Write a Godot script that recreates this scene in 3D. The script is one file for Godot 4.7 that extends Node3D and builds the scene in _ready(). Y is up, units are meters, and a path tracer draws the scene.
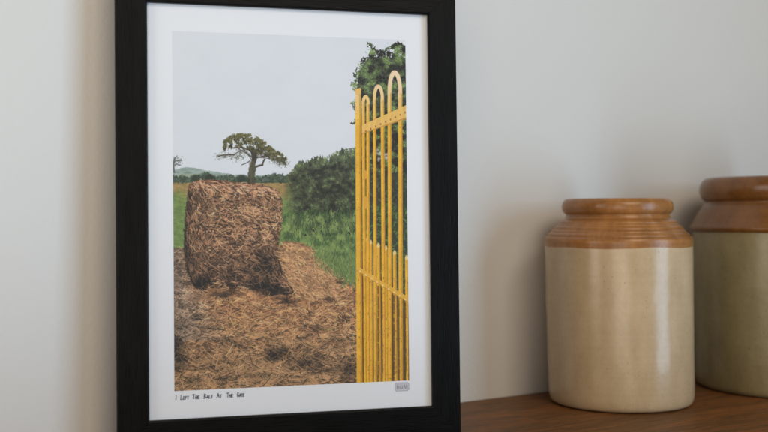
extends Node3D
# A framed photograph and two stoneware jars on a wooden shelf against a plain wall.

const EYE := 0.165                                   # eye height above the shelf top
const WALL_TURN := 0.5738                            # the wall runs away to the right
const WALL_AT := Vector3(0.067, 0.0, -0.9353)        # a point of the wall at shelf height
var along := Vector3(cos(WALL_TURN), 0, -sin(WALL_TURN))   # along the wall, to the right
var out_of := Vector3(sin(WALL_TURN), 0, cos(WALL_TURN))   # out of the wall
var rng := RandomNumberGenerator.new()

# ------------------------------------------------------------------ helpers
func lin(r: float, g: float, b: float) -> Color:
	return Color(r, g, b).linear_to_srgb()

func noise(s: int, freq: float, octaves := 4) -> FastNoiseLite:
	var n := FastNoiseLite.new()
	n.seed = s
	n.noise_type = FastNoiseLite.TYPE_SIMPLEX_SMOOTH
	n.frequency = freq
	n.fractal_type = FastNoiseLite.FRACTAL_FBM
	n.fractal_octaves = octaves
	return n

func thing(called: String, label: String, category: String, group := "") -> Node3D:
	var o := Node3D.new()
	o.name = called
	add_child(o, true)
	o.set_meta("label", label)
	o.set_meta("category", category)
	if group != "":
		o.set_meta("group", group)
	return o

func part(called: String, mesh: Mesh, m: Material, parent: Node) -> MeshInstance3D:
	var o := MeshInstance3D.new()
	o.name = called
	o.mesh = mesh
	o.material_override = m
	parent.add_child(o, true)
	return o

func quad(st: SurfaceTool, p: Array, uv: Array) -> void:
	var n: Vector3 = ((p[2] - p[0]) as Vector3).cross(p[1] - p[0]).normalized()
	for i in [0, 1, 2, 0, 2, 3]:
		st.set_normal(n)
		st.set_uv(uv[i])
		st.add_vertex(p[i])

# box with chamfered edges, lo..hi, planar UVs in metres
func soft_box(lo: Vector3, hi: Vector3, c: float) -> ArrayMesh:
	var st := SurfaceTool.new()
	st.begin(Mesh.PRIMITIVE_TRIANGLES)
	var mid := (lo + hi) / 2
	var hs := (hi - lo) / 2
	var pts := []
	for sx in [-1.0, 1.0]:
		for sy in [-1.0, 1.0]:
			for sz in [-1.0, 1.0]:
				for k in 3:
					var v := Vector3(sx * hs.x, sy * hs.y, sz * hs.z)
					for a in 3:
						if a != k:
							v[a] -= c * signf(v[a])
					pts.append(v)
	# convex hull faces, by axis, edge and corner
	var id := func(sx: int, sy: int, sz: int, k: int) -> Vector3: return pts[((sx * 2 + sy) * 2 + sz) * 3 + k]
	var faces := []
	for k in 3:
		for s in 2:
			var f := []
			for q in [[0, 0], [1, 0], [1, 1], [0, 1]]:
				var b := [0, 0, 0]
				b[k] = s
				b[(k + 1) % 3] = q[0]
				b[(k + 2) % 3] = q[1]
				f.append(id.call(b[0], b[1], b[2], k))
			faces.append(f)
	for k in 3:
		var a1 := (k + 1) % 3
		var a2 := (k + 2) % 3
		for s1 in 2:
			for s2 in 2:
				var b0 := [0, 0, 0]
				b0[a1] = s1
				b0[a2] = s2
				var b1 := b0.duplicate()
				b1[k] = 1
				faces.append([id.call(b0[0], b0[1], b0[2], a1), id.call(b1[0], b1[1], b1[2], a1), id.call(b1[0], b1[1], b1[2], a2), id.call(b0[0], b0[1], b0[2], a2)])
	for c8 in 8:
		var sx := c8 >> 2
		var sy := (c8 >> 1) & 1
		var sz := c8 & 1
		faces.append([id.call(sx, sy, sz, 0), id.call(sx, sy, sz, 1), id.call(sx, sy, sz, 2)])
	for f in faces:
		var cen := Vector3.ZERO
		for v in f:
			cen += v / f.size()
		var n: Vector3 = (f[2] - f[0]).cross(f[1] - f[0]).normalized()
		if n.dot(cen) < 0:
			f.reverse()
			n = -n
		for i in range(1, f.size() - 1):
			for v in [f[0], f[i], f[i + 1]]:
				var w: Vector3 = v + mid
				st.set_normal(n)
				var uv := Vector2(w.x, w.z)
				if absf(n.z) > 0.7:
					uv = Vector2(w.x, w.y)
				elif absf(n.x) > 0.7:
					uv = Vector2(w.y, w.z)
				st.set_uv(uv)
				st.add_vertex(w)
	return st.commit()

# smooth curve through the points of a turned profile
func smooth_profile(p: Array, sub: int) -> PackedVector2Array:
	var r := PackedVector2Array()
	for i in p.size() - 1:
		var a: Vector2 = p[maxi(i - 1, 0)]
		var b: Vector2 = p[i]
		var c: Vector2 = p[i + 1]
		var d: Vector2 = p[mini(i + 2, p.size() - 1)]
		for k in sub:
			r.append(b.cubic_interpolate(c, a, d, float(k) / sub))
	r.append(p[p.size() - 1])
	return r

# a turned wall of clay: profile runs from bottom to top on the outside; both ends may wander with the angle
func turned(profile: PackedVector2Array, wob: FastNoiseLite, amount: float, lean: float, bottom_wander: float, top_wander: float, uv_h: float) -> ArrayMesh:
	var st := SurfaceTool.new()
	st.begin(Mesh.PRIMITIVE_TRIANGLES)
	var segs := 144
	var n := profile.size()
	var y0 := profile[0].y
	var y1 := profile[n - 1].y
	for j in segs + 1:
		var th := TAU * j / segs
		var dir := Vector2(cos(th), sin(th))
		var sb := bottom_wander * wob.get_noise_3d(dir.x * 60, dir.y * 60, 400)
		var stp := top_wander * wob.get_noise_3d(dir.x * 60, dir.y * 60, 400)
		for i in n:
			var p := profile[i]
			var f := clampf((p.y - y0) / maxf(absf(y1 - y0), 1e-5), 0, 1) if absf(y1 - y0) > 1e-5 else 0.0
			var y := p.y + sb * pow(1 - f, 3.0) + stp * pow(f, 3.0)
			var r := p.x + (amount * wob.get_noise_3d(dir.x * 25, dir.y * 25, p.y * 900) if p.x > 0.01 else 0.0)
			var a := profile[maxi(i - 1, 0)]
			var b := profile[mini(i + 1, n - 1)]
			var t := (b - a).normalized()
			st.set_normal(Vector3(t.y * dir.x, -t.x, t.y * dir.y).normalized())
			st.set_uv(Vector2(float(j) / segs * 2.0, 1.0 - p.y / uv_h))
			st.add_vertex(Vector3(r * dir.x + lean * p.y, y, r * dir.y))
	for j in segs:
		for i in n - 1:
			var q := j * n + i
			for k in [q, q + n, q + 1, q + 1, q + n, q + n + 1]:
				st.add_index(k)
	return st.commit()

# ------------------------------------------------------------------ flat print on paper (the photograph in the frame)
const PW := 819
const PH := 1164
var ink := PackedFloat32Array()
var clip := Rect2i(0, 0, PW, PH)

func dot(x: int, y: int, c: Color, a: float) -> void:
	if x < clip.position.x or y < clip.position.y or x >= clip.end.x or y >= clip.end.y:
		return
	var k := (y * PW + x) * 3
	ink[k] += (c.r - ink[k]) * a
	ink[k + 1] += (c.g - ink[k + 1]) * a
	ink[k + 2] += (c.b - ink[k + 2]) * a

func dab(x: float, y: float, rx: float, ry: float, c: Color, a: float) -> void:
	for j in range(int(y - ry), int(y + ry) + 2):
		for i in range(int(x - rx), int(x + rx) + 2):
			var d := Vector2((i - x) / rx, (j - y) / ry).length()
			if d < 1.0:
				dot(i, j, c, a * clampf((1 - d) * 2.5, 0, 1))

func leaf(x: float, y: float, s: float, c: Color, a: float) -> void:
	var turn := rng.randf() * TAU
	stroke(x - cos(turn) * s, y - sin(turn) * s, x + cos(turn) * s, y + sin(turn) * s, s * 1.1, c, a, 0.0)

func stroke(x0: float, y0: float, x1: float, y1: float, w: float, c: Color, a: float, bend := 0.0) -> void:
	var p0 := Vector2(x0, y0)
	var p1 := Vector2(x1, y1)
	var len := p0.distance_to(p1)
	var m := (p0 + p1) / 2 + (p1 - p0).orthogonal() * bend
	var steps := maxi(int(len / maxf(w * 0.45, 0.8)), 1)
	var h := w / 2
	for s in steps + 1:
		var t := float(s) / steps
		var p := p0.lerp(m, t).lerp(m.lerp(p1, t), t)
		for j in range(int(floor(p.y - h)), int(ceil(p.y + h)) + 1):
			for i in range(int(floor(p.x - h)), int(ceil(p.x + h)) + 1):
				var e := h + 0.5 - Vector2(i - p.x, j - p.y).length()
				if e > 0:
					dot(i, j, c, a * minf(e, 1.0) * 0.75)

func fill(poly: PackedVector2Array, c: Color, a := 1.0) -> void:
	var lo := poly[0]
	var hi := poly[0]
	for p in poly:
		lo = lo.min(p)
		hi = hi.max(p)
	for j in range(int(lo.y), int(hi.y) + 1):
		for i in range(int(lo.x), int(hi.x) + 1):
			if Geometry2D.is_point_in_polygon(Vector2(i + 0.5, j + 0.5), poly):
				dot(i, j, c, a)

func pv(a: Array) -> PackedVector2Array:
	var r := PackedVector2Array()
	for i in range(0, a.size(), 2):
		r.append(Vector2(a[i], a[i + 1]))
	return r

func height_at(line: PackedVector2Array, x: float) -> float:
	for i in line.size() - 1:
		if x <= line[i + 1].x:
			return lerpf(line[i].y, line[i + 1].y, clampf((x - line[i].x) / (line[i + 1].x - line[i].x), 0, 1))
	return line[line.size() - 1].y

func c8(r: float, g: float, b: float, v := 0.0) -> Color:
	var k := 1.0 + (rng.randf() * 2 - 1) * v
	return Color(r * k / 255.0, g * k / 255.0, b * k / 255.0)

func straw(x: float, y: float, length: float, flat: float, c: Color, a: float, w := 2.2) -> void:
	var ang := rng.randfn(0.0, flat)
	var d := Vector2(cos(ang), sin(ang)) * length / 2
	stroke(x - d.x, y - d.y, x + d.x, y + d.y, w * rng.randf_range(0.7, 1.25), c, a, rng.randf_range(-0.3, 0.3))

func paint_print() -> ImageTexture:
	ink.resize(PW * PH * 3)
	for k in PW * PH:
		ink[k * 3] = 0.945
		ink[k * 3 + 1] = 0.952
		ink[k * 3 + 2] = 0.972
	var rough := noise(5, 0.012)
	var fine := noise(6, 0.06)
	clip = Rect2i(69, 76, 683, 1011)
	# overcast sky
	for y in range(76, 560):
		for x in range(69, 752):
			var n := rough.get_noise_2d(x * 0.5, y * 0.8) * 0.008
			dot(x, y, Color(0.892 + n, 0.908 + n, 0.935 + n), 1.0)
	# far hill, hedges, fields
	var hill := pv([69, 469, 84, 466, 106, 460, 131, 463, 159, 469, 195, 474, 235, 480, 286, 482, 432, 484, 600, 480])
	for x in range(69, 600):
		var top := height_at(hill, x) + fine.get_noise_1d(x * 0.8) * 2
		for y in range(int(top), 504):
			dot(x, y, c8(158, 176, 168, 0.03) if y < top + 16 else c8(150, 165, 140, 0.05), 0.9)
	for k in 40:
		var x := rng.randf_range(69, 420)
		dab(x, height_at(hill, x) + rng.randf_range(3, 16), rng.randf_range(8, 20), 2, c8(120, 142, 128, 0.1), 0.6)
	for x in range(69, 620):
		for y in range(498, 780):
			var f := fine.get_noise_2d(x * 0.6, y * 1.6) * 0.12
			var g := smoothstep(522, 560, y + rough.get_noise_2d(x, y) * 25)
			var c := Color(0.66 + f, 0.55 + f, 0.34 + f * 0.6).lerp(Color(0.47 + f, 0.56 + f, 0.31 + f * 0.6), g)
			dot(x, y, c, 1.0)
	for k in 900:
		var x := rng.randf_range(69, 440)
		var y := rng.randf_range(500, 690)
		var lo := y > 545
		stroke(x, y, x + rng.randf_range(-3, 3), y - rng.randf_range(4, 11), 1.5, (c8(118, 150, 80, 0.25) if lo else c8(178, 146, 88, 0.18)), 0.6, 0.1)
	var hedge := pv([69, 485, 110, 488, 145, 481, 167, 474, 184, 487, 235, 483, 258, 491, 315, 488, 359, 477, 388, 483, 432, 479])
	for x in range(69, 440):
		var top := height_at(hedge, x) + fine.get_noise_1d(x * 2.0) * 8
		for y in range(int(top), 504):
			dot(x, y, c8(62, 78, 60, 0.15), 0.92)
	for k in 500:
		var x := rng.randf_range(69, 440)
		var y := rng.randf_range(height_at(hedge, x) - 2, 503)
		leaf(x, y, rng.randf_range(1.5, 4), [c8(48, 62, 46, 0.2), c8(84, 100, 76, 0.2), c8(100, 118, 105, 0.15)][rng.randi() % 3], 0.7)
	for x in [132, 168, 176, 258, 266]:
		dab(x, 492, 15, 14, c8(42, 54, 38, 0.1), 0.8)
	# wind-bent tree
	var bark := Color(0.24, 0.21, 0.17)
	for s in [[289, 504, 292, 465, 22], [292, 468, 298, 436, 15], [298, 440, 293, 416, 9], [293, 418, 278, 400, 6], [298, 442, 306, 410, 9], [306, 412, 318, 394, 5], [302, 458, 321, 452, 6], [321, 453, 327, 436, 5], [292, 420, 284, 398, 4], [304, 418, 330, 400, 4], [318, 402, 350, 404, 3], [286, 410, 262, 402, 3], [262, 402, 236, 404, 2.5], [286, 440, 262, 452, 2.5], [216, 425, 240, 424, 4], [240, 424, 262, 410, 2.5], [196, 428, 220, 424, 4]]:
		stroke(s[0], s[1], s[2], s[3], s[4], bark, 1.0, 0.08)
	for k in 26:
		var a := Vector2(296 + rng.randfn(0, 4), rng.randf_range(410, 440))
		var b := Vector2(rng.randf_range(222, 380), 0)
		b.y = 380 + absf(b.x - 265) * 0.42 + rng.randf_range(0, 14)
		stroke(a.x, a.y, b.x, b.y, rng.randf_range(1.0, 2.4), bark, 0.8, rng.randf_range(-0.12, 0.12))
	for k in 60:
		stroke(rng.randf_range(282, 300), rng.randf_range(440, 500), rng.randf_range(284, 298), rng.randf_range(440, 504), 1.5, c8(96, 92, 66, 0.3), 0.5, 0.05)
	var crown := pv([208, 388, 222, 376, 240, 367, 262, 363, 287, 365, 310, 376, 327, 387, 345, 401, 368, 415, 388, 430])
	for k in 1900:
		var x := rng.randf_range(210, 390)
		var top := height_at(crown, x)
		var deep := lerpf(28, 44, clampf((x - 215) / 60.0, 0, 1)) if x < 300 else lerpf(44, 22, (x - 300) / 90.0)
		var d := pow(rng.randf(), 1.3) * deep
		if rough.get_noise_2d(x * 4, (top + d) * 5) < -0.05 - (1 - d / deep) * 0.25:
			continue
		var lit := 1.0 - d / deep
		leaf(x, top + d + rng.randfn(0, 1.5), rng.randf_range(1.2, 3.0), (c8(112, 108, 62, 0.18) if rng.randf() < 0.25 + lit * 0.55 else c8(62, 62, 40, 0.25)), 0.85)
	for k in 420:
		var which := rng.randi() % 5
		var at: Vector2 = [Vector2(208, 427), Vector2(245, 430), Vector2(268, 416), Vector2(360, 440), Vector2(378, 446)][which]
		leaf(at.x + rng.randfn(0, 11), at.y + rng.randfn(0, 5.5), rng.randf_range(0.8, 1.8), c8(96, 96, 78, 0.25), 0.7)
	for s in [[72, 475, 73, 436, 5], [73, 444, 92, 441, 3.5], [73, 440, 80, 428, 2.5], [74, 452, 88, 455, 2]]:
		stroke(s[0], s[1], s[2], s[3], s[4], Color(0.36, 0.37, 0.35), 0.9, 0.1)
	for k in 50:
		leaf(rng.randf_range(69, 95), rng.randf_range(430, 456), 1.5, c8(104, 106, 98, 0.2), 0.6)
	# thicket on the right and the grass before it
	var bush := pv([380, 512, 392, 488, 408, 472, 423, 452, 447, 444, 476, 432, 506, 434, 536, 419, 566, 410, 620, 400])
	var clumps := [[430, 465, 34, 22], [490, 448, 34, 20], [550, 430, 40, 24], [590, 425, 30, 20], [450, 520, 40, 30], [520, 500, 36, 26], [585, 490, 30, 30], [420, 570, 36, 28], [490, 575, 42, 28], [560, 570, 40, 30], [600, 545, 24, 26], [450, 625, 40, 24], [540, 630, 44, 26]]
	var bush_tone := func(x: float, y: float) -> float:
		var best := 0.0
		for c in clumps:
			var e := pow((x - c[0]) / c[2], 2) + pow((y - c[1] + 5) / c[3], 2)
			best = maxf(best, exp(-e * 1.3) * clampf(1.05 - (y - c[1]) / (c[3] * 2.2), 0.25, 1.3))
		var t := 0.30 + 0.30 * best + rough.get_noise_2d(x * 3.2, y * 3.6) * 0.46 + fine.get_noise_2d(x * 2, y * 2) * 0.22
		return clampf(t + 0.20 * clampf((470 - y) / 50.0, 0, 1) - 0.10 * exp(-pow((x - 520) / 60.0, 2) - pow((y - 590) / 36.0, 2)), 0.08, 1.1)
	for x in range(380, 620):
		var top := height_at(bush, x) + fine.get_noise_1d(x * 2.5) * 16 + rough.get_noise_1d(x * 3.0) * 12
		for y in range(int(top), int(650 + fine.get_noise_1d(x * 1.2) * 26)):
			var t: float = bush_tone.call(x, y) * 0.72
			dot(x, y, Color(0.56 * t, 0.64 * t, 0.43 * t), 0.9 * smoothstep(0, 45, x - 378 + (560 - y) * 0.1))
	for k in 6500:
		var x := rng.randf_range(392, 618)
		var y := rng.randf_range(height_at(bush, x) - 6, 655)
		var t: float = bush_tone.call(x, y) * rng.randf_range(0.55, 1.4)
		var c := Color(0.56 * t, 0.64 * t, 0.42 * t).lerp(Color(0.62, 0.66, 0.40), clampf((428 - x) / 60.0, 0, 0.5))
		leaf(x, y, rng.randf_range(0.9, 2.4), c, 0.75)
	for k in 3200:
		var x := rng.randf_range(381, 612)
		var y := rng.randf_range(590 + fine.get_noise_1d(x) * 20, 786)
		var n := rough.get_noise_2d(x * 2, y * 2)
		var c := c8(66, 94, 50, 0.2).lerp(c8(142, 164, 92, 0.15), clampf(0.45 + n * 2.2 + rng.randfn(0, 0.2), 0, 1))
		stroke(x, y, x + rng.randfn(0, 4), y - rng.randf_range(5, 14), 2.0, c, 0.75, 0.15)
	# ground covered in loose straw
	var edge := pv([69, 684, 100, 690, 360, 690, 388, 672, 430, 676, 460, 690, 482, 715, 505, 738, 541, 764, 577, 784, 620, 800])
	# hollows: x, y, half width, half height, depth
	var hollows := [[76, 962, 20, 46, 0.8], [90, 1010, 14, 26, 0.5], [204, 818, 40, 9, 0.5], [345, 818, 44, 13, 0.75], [392, 842, 34, 10, 0.7], [368, 990, 40, 15, 0.7], [340, 1002, 24, 10, 0.5], [440, 1022, 46, 13, 0.65], [478, 1000, 28, 11, 0.5], [466, 924, 36, 8, 0.45], [505, 842, 26, 7, 0.45], [530, 962, 34, 9, 0.5], [572, 1046, 26, 26, 0.75], [222, 952, 28, 9, 0.5], [252, 968, 24, 9, 0.5], [160, 976, 20, 9, 0.5], [176, 1022, 26, 9, 0.4], [120, 1062, 28, 8, 0.35], [505, 1046, 36, 8, 0.5], [562, 900, 22, 7, 0.4], [545, 792, 26, 5, 0.35], [292, 925, 22, 6, 0.35], [140, 884, 9, 8, 0.5], [420, 950, 30, 6, 0.3], [300, 1050, 30, 7, 0.3]]
	var ground_tone := func(x: float, y: float) -> float:
		var t := 0.83 - 0.15 * clampf((y - 850) / 200.0, 0, 1) + rough.get_noise_2d(x * 2.0, y * 3.4) * 0.42 + fine.get_noise_2d(x, y * 1.6) * 0.18
		if x > 380 and y < 790:
			t += 0.16
		for h in hollows:
			var e := pow((x - h[0]) / h[2], 2) + pow((y - h[1]) / h[3], 2)
			if e < 6:
				t -= h[4] * exp(-e)
		return clampf(t, 0.10, 1.25)
	# hue of the straw: rusty beside the bale, tan in front, greyer on the left heap
	var ground_hue := func(x: float, y: float) -> Color:
		var c := Color(0.91, 0.655, 0.45).lerp(Color(0.86, 0.665, 0.475), clampf((y - 860) / 160.0 + rough.get_noise_2d(x * 3, y * 3) * 0.8, 0, 1))
		return c.lerp(Color(0.72, 0.61, 0.52), clampf(1.2 - (x - 66) / (50.0 + maxf(y - 720, 0) * 0.45), 0, 0.9) if y < 950 else 0.0)
	for x in range(69, 620):
		var top := height_at(edge, x) + fine.get_noise_1d(x * 3.0) * 7
		for y in range(int(top), 1087):
			var t: float = ground_tone.call(x, y) * 0.62
			var c: Color = ground_hue.call(x, y)
			dot(x, y, Color(c.r * t, c.g * t, c.b * t), 0.97)
	for k in 15000:
		var x := rng.randf_range(66, 612)
		var y := 686 + 406 * sqrt(rng.randf()) if k % 2 == 0 else rng.randf_range(686, 1092)
		if y < height_at(edge, x) - 2:
			continue
		var near := clampf((y - 690) / 380.0, 0, 1)
		var t: float = ground_tone.call(x, y)
		if t < 0.28 and rng.randf() < 0.6:
			continue
		t *= rng.randf_range(0.35, 1.32) if rng.randf() < 0.8 else rng.randf_range(1.2, 1.55)
		var c: Color = ground_hue.call(x, y)
		if near > 0.5 and rng.randf() < 0.07:
			c = Color(0.66, 0.63, 0.36)
		c = Color(minf(c.r * t, 0.96), minf(c.g * t, 0.86), minf(c.b * t, 0.72))
		straw(x, y, rng.randf_range(9, 22) + near * rng.randf_range(2, 34), 0.5 if rng.randf() < 0.75 else 1.1, c, rng.randf_range(0.55, 0.95), 1.4 + near * 1.0)
	for k in 2800:
		var x := rng.randf_range(66, 612)
		var y := 700 + 390 * sqrt(rng.randf())
		if y < height_at(edge, x) + 6:
			continue
		var near := clampf((y - 690) / 380.0, 0.15, 1)
		var t: float = ground_tone.call(x, y)
		t = (0.40 + 0.60 * t) * rng.randf_range(0.95, 1.35) if k % 4 else t * rng.randf_range(0.35, 0.6)
		var ang := rng.randfn(0.0, 0.75)
		var d := Vector2(cos(ang), sin(ang)) * rng.randf_range(9, 28) * near
		var c: Color = ground_hue.call(x, y)
		stroke(x - d.x, y - d.y, x + d.x, y + d.y, rng.randf_range(1.2, 2.2), Color(minf(c.r * t, 0.95), minf(c.g * t, 0.84), minf(c.b * t, 0.7)), rng.randf_range(0.5, 0.95), rng.randf_range(-0.15, 0.15))
	# round bale
	var bale := pv([112, 512, 120, 503, 133, 498, 161, 495, 215, 497, 258, 503, 315, 508, 352, 517, 370, 531, 377, 552, 378, 580, 375, 625, 367, 666, 362, 709, 374, 750, 392, 785, 414, 826, 370, 822, 318, 806, 269, 812, 212, 824, 156, 817, 124, 798, 104, 748, 98, 692, 100, 621, 106, 560])
	var bale_tone := func(x: float, y: float) -> float:
		var t := 0.66 + rough.get_noise_2d(x * 2.6, y * 2.6) * 0.42 + fine.get_noise_2d(x * 1.2, y * 1.2) * 0.16
		var rim := 510 + (x - 110) * 0.085
		t += 0.30 * clampf(1.0 - absf(y - rim) / 26.0, 0, 1)
		t -= 0.16 * exp(-pow((y - rim - 34) / 18.0, 2)) * clampf((220 - x) / 60.0, 0.2, 1)
		t -= 0.36 * clampf(1.0 - (x - 98) / 40.0, 0, 1)
		t -= 0.26 * clampf((y - 670) / 120.0, 0, 1)
		t += 0.10 * exp(-pow((x - 300) / 60.0, 2) - pow((y - 590) / 70.0, 2))
		t -= 0.6 * exp(-pow((x - 140) / 34.0, 2) - pow((y - 792) / 18.0, 2))
		t -= 0.6 * exp(-pow((x - 322) / 44.0, 2) - pow((y - 800) / 13.0, 2))
		t -= 0.5 * exp(-pow((x - 372) / 40.0, 2) - pow((y - 818) / 14.0, 2))
		t -= 0.35 * exp(-pow((x - 330) / 30.0, 2) - pow((y - 735) / 30.0, 2))
		t += 0.20 * clampf((x - 350) / 30.0, 0, 1) * clampf((y - 690) / 40.0, 0, 1)
		return clampf(t, 0.07, 1.2)
	for y in range(492, 830):
		for x in range(94, 418):
			if Geometry2D.is_point_in_polygon(Vector2(x + fine.get_noise_2d(x * 3, y * 3) * 5, y + fine.get_noise_2d(x * 3 + 70, y * 3) * 5), bale):
				var t: float = bale_tone.call(x, y) * 0.55
				dot(x, y, Color(0.80 * t, 0.54 * t, 0.36 * t), 1.0)
	for k in 9000:
		var x := rng.randf_range(96, 412)
		var y := rng.randf_range(494, 826)
		if not Geometry2D.is_point_in_polygon(Vector2(x, y), bale):
			continue
		var t: float = bale_tone.call(x, y)
		if t < 0.2 and rng.randf() < 0.6:
			continue
		t *= rng.randf_range(0.3, 1.35) if rng.randf() < 0.82 else rng.randf_range(1.3, 1.75)
		var up := y < 520 + (x - 110) * 0.085
		var ang := rng.randfn(0.15 + (x - 230) * 0.0016, 0.35 if up else 0.85)
		if x < 160 and rng.randf() < 0.45:
			ang = rng.randfn(1.35, 0.4)
		if y > 690 and x > 300:
			ang = rng.randfn(0.85, 0.4)
		var d := Vector2(cos(ang), sin(ang)) * rng.randf_range(5, 17)
		var inside := Geometry2D.is_point_in_polygon(Vector2(x, y) + d, bale) and Geometry2D.is_point_in_polygon(Vector2(x, y) - d, bale)
		if not inside:
			d *= 0.35
		var c := Color(minf(0.82 * t, 0.95), minf(0.605 * t, 0.82), minf(0.45 * t, 0.68))
		if up:
			c = Color(minf(0.84 * t, 0.9), minf(0.60 * t, 0.74), minf(0.46 * t, 0.62))
		stroke(x - d.x, y - d.y, x + d.x, y + d.y, rng.randf_range(1.3, 2.6), c, rng.randf_range(0.55, 0.95), rng.randf_range(-0.35, 0.35))
	for k in 1500:
		var x := rng.randf_range(104, 400)
		var y := rng.randf_range(505, 815)
		var ang := rng.randfn(0.2 + (x - 230) * 0.002, 0.7) if x > 165 else rng.randfn(1.2, 0.5)
		var d := Vector2(cos(ang), sin(ang)) * rng.randf_range(6, 17)
		if not (Geometry2D.is_point_in_polygon(Vector2(x, y) + d, bale) and Geometry2D.is_point_in_polygon(Vector2(x, y) - d, bale)):
			continue
		var t: float = bale_tone.call(x, y)
		t = (0.35 + 0.65 * t) * rng.randf_range(1.05, 1.55) if k % 5 > 1 else t * 0.22
		stroke(x - d.x, y - d.y, x + d.x, y + d.y, rng.randf_range(1.2, 2.0), Color(minf(0.88 * t, 0.95), minf(0.66 * t, 0.84), minf(0.49 * t, 0.7)), rng.randf_range(0.5, 0.95), rng.randf_range(-0.4, 0.4))
	# loose straw fallen round its foot
	for k in 700:
		var x := rng.randf_range(96, 450)
		var y := 828 + rng.randfn(0, 9) - 12 * sin((x - 110) / 60.0)
		var t: float = ground_tone.call(x, y) * rng.randf_range(0.5, 1.5)
		var c: Color = ground_hue.call(x, y)
		straw(x, y, rng.randf_range(14, 34), 0.6, Color(minf(c.r * t, 0.95), minf(c.g * t, 0.82), minf(c.b * t, 0.68)), 0.75, 1.8)
	for k in 900:
		var x := rng.randf_range(362, 540)
		var y := rng.randf_range(680, 840)
		if y < height_at(edge, x) + 2 or x < 355 + (y - 690) * 0.45:
			continue
		var t := rng.randf_range(0.55, 1.25)
		var ang := rng.randfn(0.6, 0.6)
		var d := Vector2(cos(ang), sin(ang)) * rng.randf_range(6, 17)
		stroke(x - d.x, y - d.y, x + d.x, y + d.y, rng.randf_range(1.4, 2.4), Color(minf(0.88 * t, 0.95), minf(0.66 * t, 0.84), minf(0.47 * t, 0.7)), 0.7, rng.randf_range(-0.3, 0.3))
	# tufts of grass growing through the edge of the straw
	for k in 700:
		var which := rng.randi() % 5
		var at: Vector2 = [Vector2(560, 768), Vector2(585, 790), Vector2(520, 745), Vector2(575, 745), Vector2(500, 722)][which]
		var x := at.x + rng.randfn(0, 18)
		var y := at.y + rng.randfn(0, 11)
		stroke(x, y, x + rng.randfn(0, 5), y - rng.randf_range(6, 18), 2.0, c8(78, 104, 54, 0.2).lerp(c8(150, 166, 96, 0.1), rng.randf()), 0.75, 0.15)
	# green tree behind the gate
	fill(pv([600, 330, 752, 300, 752, 1087, 600, 1087]), Color(0.20, 0.235, 0.165))
	fill(pv([640, 130, 752, 130, 752, 300, 600, 330, 606, 180]), Color(0.17, 0.21, 0.14), 0.8)
	for k in 4200:
		var y := rng.randf_range(300, 1085)
		leaf(rng.randf_range(603, 752), y, rng.randf_range(2, 4.5), ([c8(50, 58, 42, 0.25), c8(78, 92, 58, 0.2), c8(34, 38, 30, 0.2)][rng.randi() % 3] if y < 560 else [c8(92, 126, 62, 0.2), c8(60, 86, 44, 0.25), c8(48, 58, 36, 0.2)][rng.randi() % 3]), 0.8)
	for k in 8500:
		var y := rng.randf_range(84, 470)
		var lx := 640.0
		if y < 130:
			lx = 628 + 14 * absf(sin(y * 0.35))
		elif y < 190:
			lx = lerpf(618, 588, (y - 130) / 60.0)
		elif y < 330:
			lx = 592 + 10 * sin(y * 0.11)
		else:
			lx = 606
		var x := lx + (752 - lx) * pow(rng.randf(), 0.8)
		var topgap := 84 + 26 * absf(sin((x - 640) * 0.035)) - (8 if x > 690 else 0)
		if y < topgap or rough.get_noise_2d(x * 3, y * 3) < -0.36:
			continue
		var n := rough.get_noise_2d(x * 1.9 + 90, y * 2.3) * 1.5 + fine.get_noise_2d(x * 1.2, y * 1.2) * 0.4
		var t := clampf(0.44 + n, 0.09, 0.88) * rng.randf_range(0.65, 1.3)
		leaf(x, y, rng.randf_range(1.0, 3.0), Color(0.53 * t, 0.64 * t, 0.36 * t), 0.8)
	for k in 26:
		dab(rng.randf_range(658, 700), rng.randf_range(404, 440), rng.randf_range(3, 8), rng.randf_range(3, 7), c8(205, 208, 212, 0.06), 0.6)
	# yellow gate
	for k in 3:
		fill(pv([600, 756 + k, 752, 852 + k, 752, 1087, 600, 1087]), Color(0.36, 0.27, 0.10), 0.35)
	var yel := func(x: float, y: float) -> Color:
		var n := fine.get_noise_2d(x * 0.7, y * 0.25) * 0.06
		return Color(0.965 + n, 0.735 + n, 0.19 + n * 0.5).lerp(Color(0.985, 0.87, 0.73), clampf((345 - y) / 140.0, 0, 1))
	var bar := func(x0: float, y0: float, x1: float, y1: float, w: float) -> void:
		var steps := int(absf(y1 - y0))
		for s in steps:
			var t := float(s) / steps
			var cx := lerpf(x0, x1, t)
			var yy := lerpf(y0, y1, t)
			for i in range(int(cx - w / 2 - 1), int(cx + w / 2) + 2):
				var e := (i - cx) / (w / 2)
				if absf(e) < 1.25:
					var c: Color = yel.call(cx, yy)
					if e > 0.35:
						c = Color(c.r * 0.86, c.g * 0.81, c.b * 0.62)
					if fine.get_noise_2d(i * 5.0, yy * 2.0) > 0.50:
						c = Color(0.55, 0.36, 0.14)
					dot(i, int(yy), c, clampf((1.25 - absf(e)) * 4, 0, 1))
	# short bars of the lower half, then the tall ones
	var short := [[622, 668], [638, 676], [662, 686], [684, 694], [711, 708], [748, 723]]
	for s in short:
		bar.call(s[0], s[1], s[0] - 1, 1087, 10)
		dab(s[0], s[1], 6, 9, c8(250, 222, 160), 0.9)
	for b in [[635, 266, 627, 9], [655, 252, 649, 9], [679, 252, 675, 10], [701, 230, 693, 11], [734, 230, 726, 12]]:
		bar.call(b[0], b[1], b[2], 1087, b[3])
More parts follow.
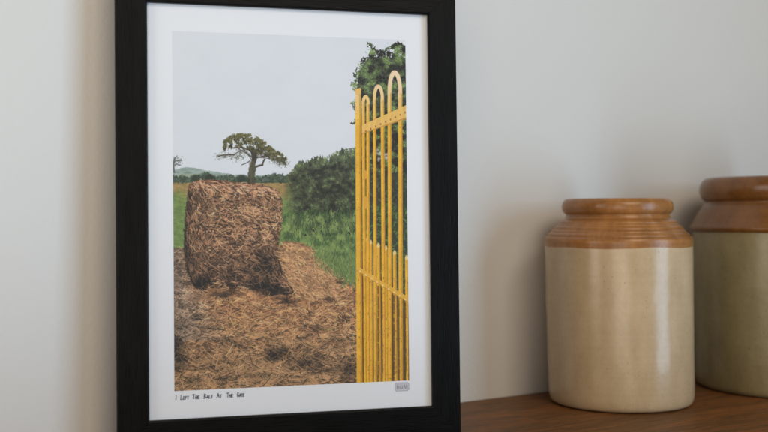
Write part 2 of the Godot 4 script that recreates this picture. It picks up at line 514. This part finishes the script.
	for hoop in [[621, 636, 266, 18, 9.5], [655, 679, 252, 36, 10.5], [701, 734, 230, 56, 13]]:
		var cx: float = (hoop[0] + hoop[1]) / 2.0
		var rx: float = (hoop[1] - hoop[0]) / 2.0
		for k in 60:
			var th := PI * k / 59.0
			dab(cx + cos(th) * rx, hoop[2] - sin(th) * hoop[3], hoop[4] * 0.55, hoop[4] * 0.62, yel.call(cx, hoop[2] - sin(th) * hoop[3]), 0.9)
	bar.call(621, 262, 618, 1087, 9)
	bar.call(606, 226, 601, 1087, 16)
	fill(pv([598, 226, 614, 222, 615, 240, 598, 242]), Color(0.95, 0.76, 0.42))
	for s in [[616, 334, 757, 268, 43, 26], [595, 745, 752, 842, 17, 15]]:
		for x in range(int(s[0]), int(s[2])):
			var t: float = float(x - s[0]) / (s[2] - s[0])
			var y0 := lerpf(s[1], s[3], t)
			var th := lerpf(s[5], s[4], t)
			for y in range(int(y0), int(y0 + th)):
				var c := Color(0.94, 0.72, 0.26) if y < y0 + th * 0.82 else Color(0.76, 0.52, 0.14)
				if s[3] < 500:
					c = Color(0.96, 0.78, 0.42) if y < y0 + th * 0.85 else Color(0.82, 0.60, 0.25)
				if fine.get_noise_2d(x * 4.0, y * 4.0) > 0.52:
					c = Color(0.70, 0.45, 0.16)
				dot(x, y, c, 0.95)
	for k in 9:
		dab(628 + k * 15, 350 - k * 7.2, 3, 4, c8(150, 92, 40), 0.8)
		dab(606 + k * 17, 762 + k * 10.6, 4, 4, c8(252, 226, 150), 0.8)
	for l in [[619, 462, 630, 496], [619, 540, 632, 582]]:
		fill(pv([l[0], l[1], l[2], l[1] + 6, l[2], l[3] - 6, l[0], l[3]]), Color(0.90, 0.66, 0.2))
	# dark seams between the lowest bars
	for s in [[658, 900, 5], [670, 900, 4], [704, 880, 7], [720, 880, 5], [739, 880, 6], [614, 900, 2], [644, 940, 2], [751, 880, 3]]:
		for y in range(int(766 + (s[0] - 595) * 0.62), 1087):
			for i in int(s[2]):
				dot(int(s[0] - (y - 900) * 0.006) + i, y, Color(0.40, 0.26, 0.08), 0.75 if fine.get_noise_2d(s[0] * 9.0, y * 1.5) > -0.25 else 0.35)
	for k in 160:
		dab(rng.randf_range(600, 750), rng.randf_range(780, 1085), rng.randf_range(1, 2.5), rng.randf_range(1.5, 5), c8(150, 98, 32, 0.2), 0.5)
	# handwritten caption and the small stamp in the white margin
	clip = Rect2i(0, 0, PW, PH)
	var glyph := {
		"I": [[0.6, 0, 0.4, 1]], "L": [[0.2, 0, 0.05, 1], [0.05, 1, 0.9, 0.95]], "E": [[0.85, 0.02, 0.2, 0.05], [0.2, 0.05, 0.05, 1], [0.05, 1, 0.8, 0.95], [0.12, 0.5, 0.7, 0.48]],
		"F": [[0.9, 0, 0.2, 0.05], [0.2, 0.05, 0.05, 1], [0.12, 0.5, 0.7, 0.46]], "T": [[0, 0.08, 1, 0], [0.55, 0.04, 0.42, 1]], "H": [[0.15, 0, 0, 1], [0.95, 0, 0.8, 1], [0.08, 0.52, 0.86, 0.48]],
		"B": [[0.18, 0, 0.02, 1], [0.18, 0, 0.85, 0.2], [0.85, 0.2, 0.15, 0.48], [0.15, 0.48, 0.9, 0.74], [0.9, 0.74, 0.02, 1]], "A": [[0.55, 0, 0, 1], [0.55, 0, 0.95, 1], [0.2, 0.62, 0.8, 0.6]],
		"G": [[0.9, 0.12, 0.4, 0.02], [0.4, 0.02, 0.04, 0.55], [0.04, 0.55, 0.35, 0.98], [0.35, 0.98, 0.85, 0.85], [0.85, 0.85, 0.88, 0.52], [0.88, 0.52, 0.55, 0.52]],
	}
	var words := [["I", 71, 4], ["LEFT", 85, 24], ["THE", 118, 21], ["BALE", 150, 26], ["AT", 186, 15], ["THE", 214, 19], ["GATE", 243, 22]]
	for wd in words:
		var text: String = wd[0]
		var step: float = wd[2] / (text.length() + 0.35)
		var x: float = wd[1]
		for k in text.length():
			var tall := 12.5 if k == 0 else 8.5
			var wide := step * (1.15 if k == 0 else 0.8)
			for s in glyph[text[k]]:
				stroke(x + s[0] * wide, 1111 - tall + s[1] * tall, x + s[2] * wide, 1111 - tall + s[3] * tall, 1.9, Color(0.10, 0.12, 0.15), 0.9, 0.06)
			x += step * (1.35 if k == 0 else 1.0)
	for s in [[712, 1093, 746, 1093], [712, 1116, 746, 1116], [708, 1097, 708, 1112], [750, 1097, 750, 1112], [712, 1093, 708, 1097], [746, 1093, 750, 1097], [708, 1112, 712, 1116], [750, 1112, 746, 1116]]:
		stroke(s[0], s[1], s[2], s[3], 2.2, Color(0.62, 0.62, 0.66), 0.9)
	fill(pv([710, 1095, 748, 1095, 748, 1114, 710, 1114]), Color(0.76, 0.76, 0.79), 0.75)
	for s in [[714, 1099, 714, 1110], [714, 1105, 720, 1104], [720, 1104, 720, 1110], [724, 1102, 725, 1110], [725, 1110, 730, 1109], [730, 1109, 730, 1102], [734, 1110, 737, 1100], [737, 1100, 740, 1110], [743, 1099, 743, 1110], [747, 1102, 743, 1106], [743, 1106, 747, 1110]]:
		stroke(s[0], s[1], s[2], s[3], 1.8, Color(0.52, 0.52, 0.56), 0.9)
	var bytes := PackedByteArray()
	bytes.resize(PW * PH * 3)
	for k in PW * PH * 3:
		bytes[k] = clampi(int(ink[k] * 255.0 + 0.5), 0, 255)
	var im := Image.create_from_data(PW, PH, false, Image.FORMAT_RGB8, bytes)
	return ImageTexture.create_from_image(im)

# ------------------------------------------------------------------ surface textures
func wood_textures() -> Array:
	var w := 1024
	var h := 512
	var col := Image.create(w, h, false, Image.FORMAT_RGB8)
	var bump := Image.create(w, h, false, Image.FORMAT_RGB8)
	var broad := noise(21, 0.004, 3)
	var band := noise(22, 0.01, 4)
	var fibre := noise(23, 0.05, 3)
	for y in h:
		for x in w:
			var warp := broad.get_noise_2d(x * 0.6, y * 1.5) * 26.0
			var b := band.get_noise_2d(x * 0.16, (y + warp) * 3.2)
			var f := fibre.get_noise_2d(x * 0.14, y * 5.0)
			var pore := maxf(fibre.get_noise_2d(x * 0.35 + 900, y * 9.0) - 0.22, 0.0)
			var v := 1.0 + b * 0.26 + f * 0.22 - pore * 0.8
			col.set_pixel(x, y, Color(0.475 * v, 0.308 * v * (1 - b * 0.06), 0.160 * v * (1 - b * 0.1)))
			var g := clampf(0.6 + f * 0.25 - pore * 1.4, 0, 1)
			bump.set_pixel(x, y, Color(g, g, g))
	return [ImageTexture.create_from_image(col), ImageTexture.create_from_image(bump)]

func stain_grain() -> Array:
	var w := 1024
	var h := 128
	var bump := Image.create(w, h, false, Image.FORMAT_RGB8)
	var col := Image.create(w, h, false, Image.FORMAT_RGB8)
	var a := noise(31, 0.05, 3)
	var b := noise(32, 0.02, 2)
	for y in h:
		for x in w:
			var pore := maxf(a.get_noise_2d(x * 0.28, y * 5.5) - 0.12, 0.0)
			var v := b.get_noise_2d(x * 0.2, y * 2.0)
			var g := clampf(0.7 - pore * 1.8 + v * 0.12, 0, 1)
			bump.set_pixel(x, y, Color(g, g, g))
			var c := clampf(0.062 + v * 0.02 - pore * 0.08 + (0.012 if a.get_noise_2d(x * 0.3 + 500, y * 6.0) > 0.35 else 0.0), 0.015, 1)
			col.set_pixel(x, y, Color(c, c, c * 1.02))
	return [ImageTexture.create_from_image(col), ImageTexture.create_from_image(bump)]

# fired glaze: kiln mottling, faint throwing lines, iron specks and a few nicks
func glaze_texture(base: Color, mottle: float, lines: float, specks: int, s: int, speck_color: Color) -> ImageTexture:
	var w := 1024
	var h := 512
	var im := Image.create(w, h, false, Image.FORMAT_RGB8)
	var big := noise(s, 1.6, 4)
	var small := noise(s + 1, 9.0, 3)
	var ring := noise(s + 2, 0.09, 3)
	for x in w:
		var th := TAU * x / w
		var c := cos(th)
		var d := sin(th)
		for y in h:
			var yy := y / 200.0
			var n := big.get_noise_3d(c, d, yy) * mottle + small.get_noise_3d(c, d, yy * 1.5) * mottle * 0.45
			n += ring.get_noise_2d(y * 1.0, c * 3.0) * lines
			im.set_pixel(x, y, Color(base.r * (1 + n), base.g * (1 + n * 1.15), base.b * (1 + n * 1.5)))
	var g := RandomNumberGenerator.new()
	g.seed = s
	for k in specks:
		var x := g.randi() % w
		var y := g.randi() % h
		var r := g.randf_range(0.5, 1.6)
		for j in range(-2, 3):
			for i in range(-2, 3):
				if Vector2(i, j).length() <= r:
					var px := posmod(x + i, w)
					var py := clampi(y + j, 0, h - 1)
					im.set_pixel(px, py, im.get_pixel(px, py).lerp(speck_color, g.randf_range(0.2, 0.6)))
	return ImageTexture.create_from_image(im)

func noise_tex(s: int, freq: float, octaves: int) -> NoiseTexture2D:
	var t := NoiseTexture2D.new()
	t.width = 512
	t.height = 512
	t.seamless = true
	t.noise = noise(s, freq, octaves)
	return t

func glaze_material(tex: Texture2D, rough: float, s: int) -> StandardMaterial3D:
	var m := StandardMaterial3D.new()
	m.albedo_texture = tex
	m.roughness = rough
	m.metallic_specular = 0.5
	m.heightmap_enabled = true
	m.heightmap_texture = noise_tex(s, 0.02, 4)
	m.heightmap_scale = 0.015
	return m

# ------------------------------------------------------------------ scene
func _ready() -> void:
	rng.seed = 7
	# camera
	var cam := Camera3D.new()
	cam.name = "camera"
	add_child(cam)
	cam.position = Vector3(0, EYE, 0)
	cam.basis = Basis(Vector3.RIGHT, -0.002) * Basis(Vector3.BACK, -0.0044)
	cam.near = 0.05
	cam.far = 50.0
	var ca := CameraAttributesPhysical.new()
	ca.frustum_focal_length = 59.28
	ca.frustum_focus_distance = 0.79
	ca.exposure_aperture = 6.3
	ca.frustum_near = 0.05
	ca.frustum_far = 50.0
	cam.attributes = ca
	cam.fov = 22.9
	cam.current = true
	# room light: dim bounce from the room behind the camera
	var we := WorldEnvironment.new()
	we.name = "environment"
	var env := Environment.new()
	env.background_mode = Environment.BG_COLOR
	env.background_color = lin(0.135, 0.118, 0.095)
	env.background_energy_multiplier = 1.0
	env.tonemap_mode = Environment.TONE_MAPPER_LINEAR
	env.tonemap_exposure = 1.0
	env.sdfgi_enabled = true
	env.ssao_enabled = true
	env.ssil_enabled = true
	we.environment = env
	add_child(we)
	# window in the side wall to the right: cool daylight
	var right_at := WALL_AT + along * 0.84 + out_of * 2.2 + Vector3(0, 0.1, 0)
	window_light("right_window_light", right_at, right_at - along, Vector2(2.0, 1.8), lin(0.50, 0.75, 1.0), 6.2)
	# tall window behind the camera
	window_light("rear_window_light", Vector3(-0.2, -0.4, 1.9), Vector3(0.0, -0.4, -0.9), Vector2(1.2, 2.2), lin(1.0, 0.93, 0.84), 1.75)
	# window further off to the left of the camera
	window_light("left_window_light", Vector3(-1.6, 0.1, 0.5), Vector3(0.1, 0.1, -0.9), Vector2(0.9, 1.8), lin(1.0, 0.98, 0.92), 1.5)

	# high window to the right behind the camera
	window_light("upper_window_light", Vector3(0.9, 1.5, 1.1), Vector3(0.1, 0.15, -0.85), Vector2(1.2, 0.8), lin(1.0, 0.86, 0.68), 1.9)

	build_setting()
	build_frame()
	build_jars()

func window_light(called: String, at: Vector3, target: Vector3, size: Vector2, tint: Color, energy: float) -> void:
	var l := AreaLight3D.new()
	l.name = called
	l.area_size = size
	l.light_color = tint
	l.light_energy = energy
	l.shadow_enabled = true
	l.area_range = 12.0
	l.area_attenuation = 2.0
	add_child(l)
	l.look_at_from_position(at, target)

func build_setting() -> void:
	var plaster := StandardMaterial3D.new()
	plaster.albedo_color = lin(0.765, 0.745, 0.715)
	plaster.roughness = 0.75
	plaster.metallic_specular = 0.3
	plaster.uv1_scale = Vector3(9, 9, 9)
	plaster.heightmap_enabled = true
	plaster.heightmap_texture = noise_tex(41, 0.045, 4)
	plaster.heightmap_scale = 0.012
	var wall := part("wall", soft_box(Vector3(-1.4, -0.7, -0.12), Vector3(1.0, 1.3, 0), 0.002), plaster, self)
	wall.position = WALL_AT
	wall.rotation.y = WALL_TURN
	wall.set_meta("kind", "structure")
	wall.set_meta("label", "plain off white painted wall behind the shelf")
	var tex := wood_textures()
	var wood := StandardMaterial3D.new()
	wood.albedo_texture = tex[0]
	wood.roughness = 0.5
	wood.metallic_specular = 0.35
	wood.heightmap_enabled = true
	wood.heightmap_texture = tex[1]
	wood.heightmap_scale = 0.02
	wood.uv1_scale = Vector3(2.2, 3.6, 1)
	var shelf := part("shelf", soft_box(Vector3(-1.2, -0.035, 0.0005), Vector3(0.9, 0, 0.34), 0.002), wood, self)
	shelf.position = WALL_AT
	shelf.rotation.y = WALL_TURN
	shelf.set_meta("kind", "structure")
	shelf.set_meta("label", "brown wooden shelf under the frame and jars")

func build_frame() -> void:
	var t := thing("picture_frame", "black wooden picture frame holding a print of a hay bale and yellow gate", "picture frame")
	t.position = Vector3(-0.0633, 0.0009, -0.7615)
	t.basis = Basis(Vector3.UP, 0.258) * Basis(Vector3.RIGHT, -0.0262)
	var w := 0.2048
	var h := 0.291
	var rail := 0.0218
	var g := stain_grain()
	var black := StandardMaterial3D.new()
	black.albedo_texture = g[0]
	black.roughness = 0.42
	black.metallic_specular = 0.24
	black.heightmap_enabled = true
	black.heightmap_texture = g[1]
	black.heightmap_scale = 0.012
	# section across a rail: x from the opening outwards, y towards the viewer
	var sec := [Vector2(0.0, -0.0033), Vector2(0.0, -0.0012), Vector2(0.0004, -0.0004), Vector2(0.0012, 0.0), Vector2(rail - 0.0012, 0.0), Vector2(rail - 0.0004, -0.0004), Vector2(rail, -0.0012), Vector2(rail, -0.028), Vector2(0.004, -0.028), Vector2(0.004, -0.0033)]
	var cy := rail + h / 2
	for side in 4:
		var st := SurfaceTool.new()
		st.begin(Mesh.PRIMITIVE_TRIANGLES)
		var half := (w if side % 2 == 0 else h) / 2
		var off := (h if side % 2 == 0 else w) / 2
		var turn := Basis(Vector3.BACK, side * PI / 2)
		var run := 0.0
		var ends := [[], []]
		for i in sec.size():
			var a: Vector2 = sec[i]
			var b: Vector2 = sec[(i + 1) % sec.size()]
			var step := a.distance_to(b)
			var pts := []
			var uvs := []
			for q in [[-1, a, run], [1, a, run], [1, b, run + step], [-1, b, run + step]]:
				var s: Vector2 = q[1]
				var lx: float = q[0] * (half + s.x - 0.00008)
				pts.append(turn * Vector3(lx, off + s.x, s.y) + Vector3(0, cy, 0))
				uvs.append(Vector2(lx * 3.0 + side * 0.27, q[2] * 22.0 + side * 0.31))
			quad(st, [pts[3], pts[2], pts[1], pts[0]], [uvs[3], uvs[2], uvs[1], uvs[0]])
			ends[0].append(pts[0])
			ends[1].append(pts[1])
			run += step
		for e in 2:
			var flat := PackedVector2Array()
			for s in sec:
				flat.append(s)
			var tri := Geometry2D.triangulate_polygon(flat)
			for k in range(0, tri.size(), 3):
				var n: Vector3 = turn * Vector3(1 if e == 1 else -1, -1, 0).normalized()
				var o := [tri[k], tri[k + 1], tri[k + 2]]
				for idx in o:
					st.set_normal(n)
					st.set_uv(flat[idx] * 20.0)
					st.add_vertex(ends[e][idx])
		part("rail" if side % 2 == 0 else "stile", st.commit(), black, t)
	# the print: one sheet of paper with a white margin, behind a pane of glass
	var paper := StandardMaterial3D.new()
	paper.albedo_texture = paint_print()
	paper.roughness = 0.6
	paper.metallic_specular = 0.3
	var st := SurfaceTool.new()
	st.begin(Mesh.PRIMITIVE_TRIANGLES)
	var m := 0.002
	var z0 := -0.0049
	var z := -0.0045
	var lo := Vector2(-w / 2 - m, rail - m)
	var hi := Vector2(w / 2 + m, rail + h + m)
	var u0 := -m / w
	var v0 := -m / h
	quad(st, [Vector3(lo.x, hi.y, z), Vector3(hi.x, hi.y, z), Vector3(hi.x, lo.y, z), Vector3(lo.x, lo.y, z)], [Vector2(u0, v0), Vector2(1 - u0, v0), Vector2(1 - u0, 1 - v0), Vector2(u0, 1 - v0)])
	var white := Vector2(0.01, 0.01)
	quad(st, [Vector3(hi.x, hi.y, z0), Vector3(lo.x, hi.y, z0), Vector3(lo.x, lo.y, z0), Vector3(hi.x, lo.y, z0)], [white, white, white, white])
	var sheet := part("print", st.commit(), paper, t)
	sheet.set_meta("label", "photographic print of a hay bale and a yellow gate with white margin and handwritten caption")
	var glass := StandardMaterial3D.new()
	glass.albedo_color = Color(1, 1, 1, 0.03)
	glass.transparency = BaseMaterial3D.TRANSPARENCY_ALPHA
	glass.roughness = 0.03
	var gs := SurfaceTool.new()
	gs.begin(Mesh.PRIMITIVE_TRIANGLES)
	var gz := -0.0038
	quad(gs, [Vector3(lo.x, hi.y, gz), Vector3(hi.x, hi.y, gz), Vector3(hi.x, lo.y, gz), Vector3(lo.x, lo.y, gz)], [Vector2(0, 0), Vector2(1, 0), Vector2(1, 1), Vector2(0, 1)])
	part("glass_pane", gs.commit(), glass, t)
	var board := StandardMaterial3D.new()
	board.albedo_color = lin(0.16, 0.11, 0.07)
	board.roughness = 0.9
	part("backing_board", soft_box(Vector3(-w / 2 - 0.003, rail - 0.003, -0.0082), Vector3(w / 2 + 0.003, rail + h + 0.003, -0.0052), 0.0003), board, t)

func build_jars() -> void:
	var brown := glaze_material(glaze_texture(Color(0.63, 0.425, 0.23), 0.16, 0.10, 500, 61, Color(0.25, 0.14, 0.06)), 0.30, 62)
	var cream := glaze_material(glaze_texture(Color(0.785, 0.68, 0.54), 0.05, 0.014, 260, 64, Color(0.36, 0.27, 0.18)), 0.21, 65)
	var bare := StandardMaterial3D.new()
	bare.albedo_color = lin(0.42, 0.33, 0.23)
	bare.roughness = 0.8
	# small jar
	var t := thing("stoneware_jar", "smaller cream stoneware jar with ribbed amber brown shoulder and rolled rim, nearest the frame", "jar", "stoneware jars on the shelf")
	t.position = Vector3(0.2062, 0, -0.932)
	t.scale = Vector3(0.982, 1.012, 0.982)
	var wob := noise(71, 0.01, 3)
	var lean := -0.016
	var body := smooth_profile([Vector2(0.0555, 0.0006), Vector2(0.0585, 0.0007), Vector2(0.0613, 0.0022), Vector2(0.0629, 0.006), Vector2(0.0635, 0.013), Vector2(0.0636, 0.03), Vector2(0.0638, 0.06), Vector2(0.0641, 0.09), Vector2(0.0643, 0.115), Vector2(0.0644, 0.1345)], 4)
	part("body", turned(body, wob, 0.0005, lean, 0, 0.0018, 0.18), cream, t)
	var shoulder := [Vector2(0.0644, 0.1345), Vector2(0.0646, 0.1378), Vector2(0.0646, 0.1402), Vector2(0.0638, 0.1422)]
	for rib in [[0.03, 0.13, 0.0005], [0.30, 0.36, 0.0003], [0.46, 0.60, 0.0005], [0.74, 0.80, 0.0002], [0.88, 0.95, 0.0004]]:
		shoulder.append(Vector2(lerpf(0.0628, 0.0504, rib[0]) - rib[2] * 0.7, lerpf(0.1428, 0.1556, rib[0])))
		shoulder.append(Vector2(lerpf(0.0628, 0.0504, rib[1]) + rib[2] * 0.7, lerpf(0.1428, 0.1556, rib[1]) + rib[2]))
	shoulder += [Vector2(0.0500, 0.1562), Vector2(0.0486, 0.1571), Vector2(0.0470, 0.1577), Vector2(0.0460, 0.1588), Vector2(0.0455, 0.1602)]
	part("shoulder", turned(smooth_profile(shoulder, 3), wob, 0.0005, lean, 0.0018, 0, 0.18), brown, t)
	var rim := [Vector2(0.0455, 0.1602)]
	for k in 9:
		var th := -1.25 + k * (1.25 + PI * 0.95) / 8.0
		rim.append(Vector2(0.0433 + 0.0054 * cos(th), 0.1682 + 0.0070 * sin(th)))
	rim += [Vector2(0.0400, 0.164), Vector2(0.0410, 0.160)]
	part("rim", turned(smooth_profile(rim, 3), wob, 0.0004, lean, 0, 0, 0.18), brown, t)
	var inner := [Vector2(0.0410, 0.160), Vector2(0.0440, 0.154), Vector2(0.0565, 0.140), Vector2(0.0580, 0.13), Vector2(0.0575, 0.02), Vector2(0.054, 0.009), Vector2(0.03, 0.007), Vector2(0.0, 0.007)]
	part("inside", turned(smooth_profile(inner, 2), wob, 0.0, lean, 0, 0, 0.18), brown, t)
	part("foot", turned(PackedVector2Array([Vector2(0, 0.0015), Vector2(0.05, 0.0015), Vector2(0.053, 0.0), Vector2(0.0555, 0.0006)]), wob, 0.0, lean, 0, 0, 0.18), bare, t)
	# large jar
	var brown2 := glaze_material(glaze_texture(Color(0.47, 0.30, 0.13), 0.16, 0.05, 400, 81, Color(0.2, 0.11, 0.05)), 0.27, 82)
	var olive := glaze_material(glaze_texture(Color(0.58, 0.53, 0.39), 0.08, 0.014, 600, 84, Color(0.3, 0.22, 0.13)), 0.26, 85)
	var t2 := thing("stoneware_jar", "larger olive cream stoneware jar with smooth dark brown shoulder, farthest right", "jar", "stoneware jars on the shelf")
	t2.position = Vector3(0.3860, 0, -1.0130)
	t2.scale = Vector3(0.976, 0.995, 0.976)
	var wob2 := noise(72, 0.01, 3)
	var body2 := smooth_profile([Vector2(0.083, 0.0006), Vector2(0.0862, 0.0008), Vector2(0.0885, 0.003), Vector2(0.0895, 0.008), Vector2(0.0900, 0.03), Vector2(0.0904, 0.07), Vector2(0.0907, 0.11), Vector2(0.0908, 0.1475)], 4)
	part("body", turned(body2, wob2, 0.0006, -0.01, 0, 0.001, 0.21), olive, t2)
	var sh2 := smooth_profile([Vector2(0.0908, 0.1475), Vector2(0.0928, 0.1490), Vector2(0.0936, 0.1508), Vector2(0.0930, 0.1526), Vector2(0.0908, 0.1555), Vector2(0.0868, 0.1618), Vector2(0.0832, 0.1680), Vector2(0.0802, 0.1722), Vector2(0.0784, 0.1744), Vector2(0.0782, 0.1754)], 4)
	part("shoulder", turned(sh2, wob2, 0.0006, -0.01, 0.001, 0, 0.21), brown2, t2)
	var roll := [Vector2(0.0782, 0.1754)]
	for k in 10:
		var th := -1.2 + k * (1.2 + PI * 0.95) / 9.0
		roll.append(Vector2(0.0742 + 0.0090 * cos(th), 0.1870 + 0.0118 * sin(th)))
	roll += [Vector2(0.0690, 0.180), Vector2(0.0700, 0.176)]
	var rim2 := smooth_profile(roll, 4)
	part("rim", turned(rim2, wob2, 0.0006, -0.01, 0, 0, 0.21), brown2, t2)
	var inner2 := smooth_profile([Vector2(0.0700, 0.176), Vector2(0.0745, 0.168), Vector2(0.0840, 0.150), Vector2(0.0842, 0.12), Vector2(0.0835, 0.02), Vector2(0.078, 0.010), Vector2(0.04, 0.008), Vector2(0.0, 0.008)], 2)
	part("inside", turned(inner2, wob2, 0.0, -0.01, 0, 0, 0.21), brown2, t2)
	part("foot", turned(PackedVector2Array([Vector2(0, 0.0015), Vector2(0.076, 0.0015), Vector2(0.080, 0.0), Vector2(0.083, 0.0006)]), wob2, 0.0, -0.01, 0, 0, 0.21), bare, t2)
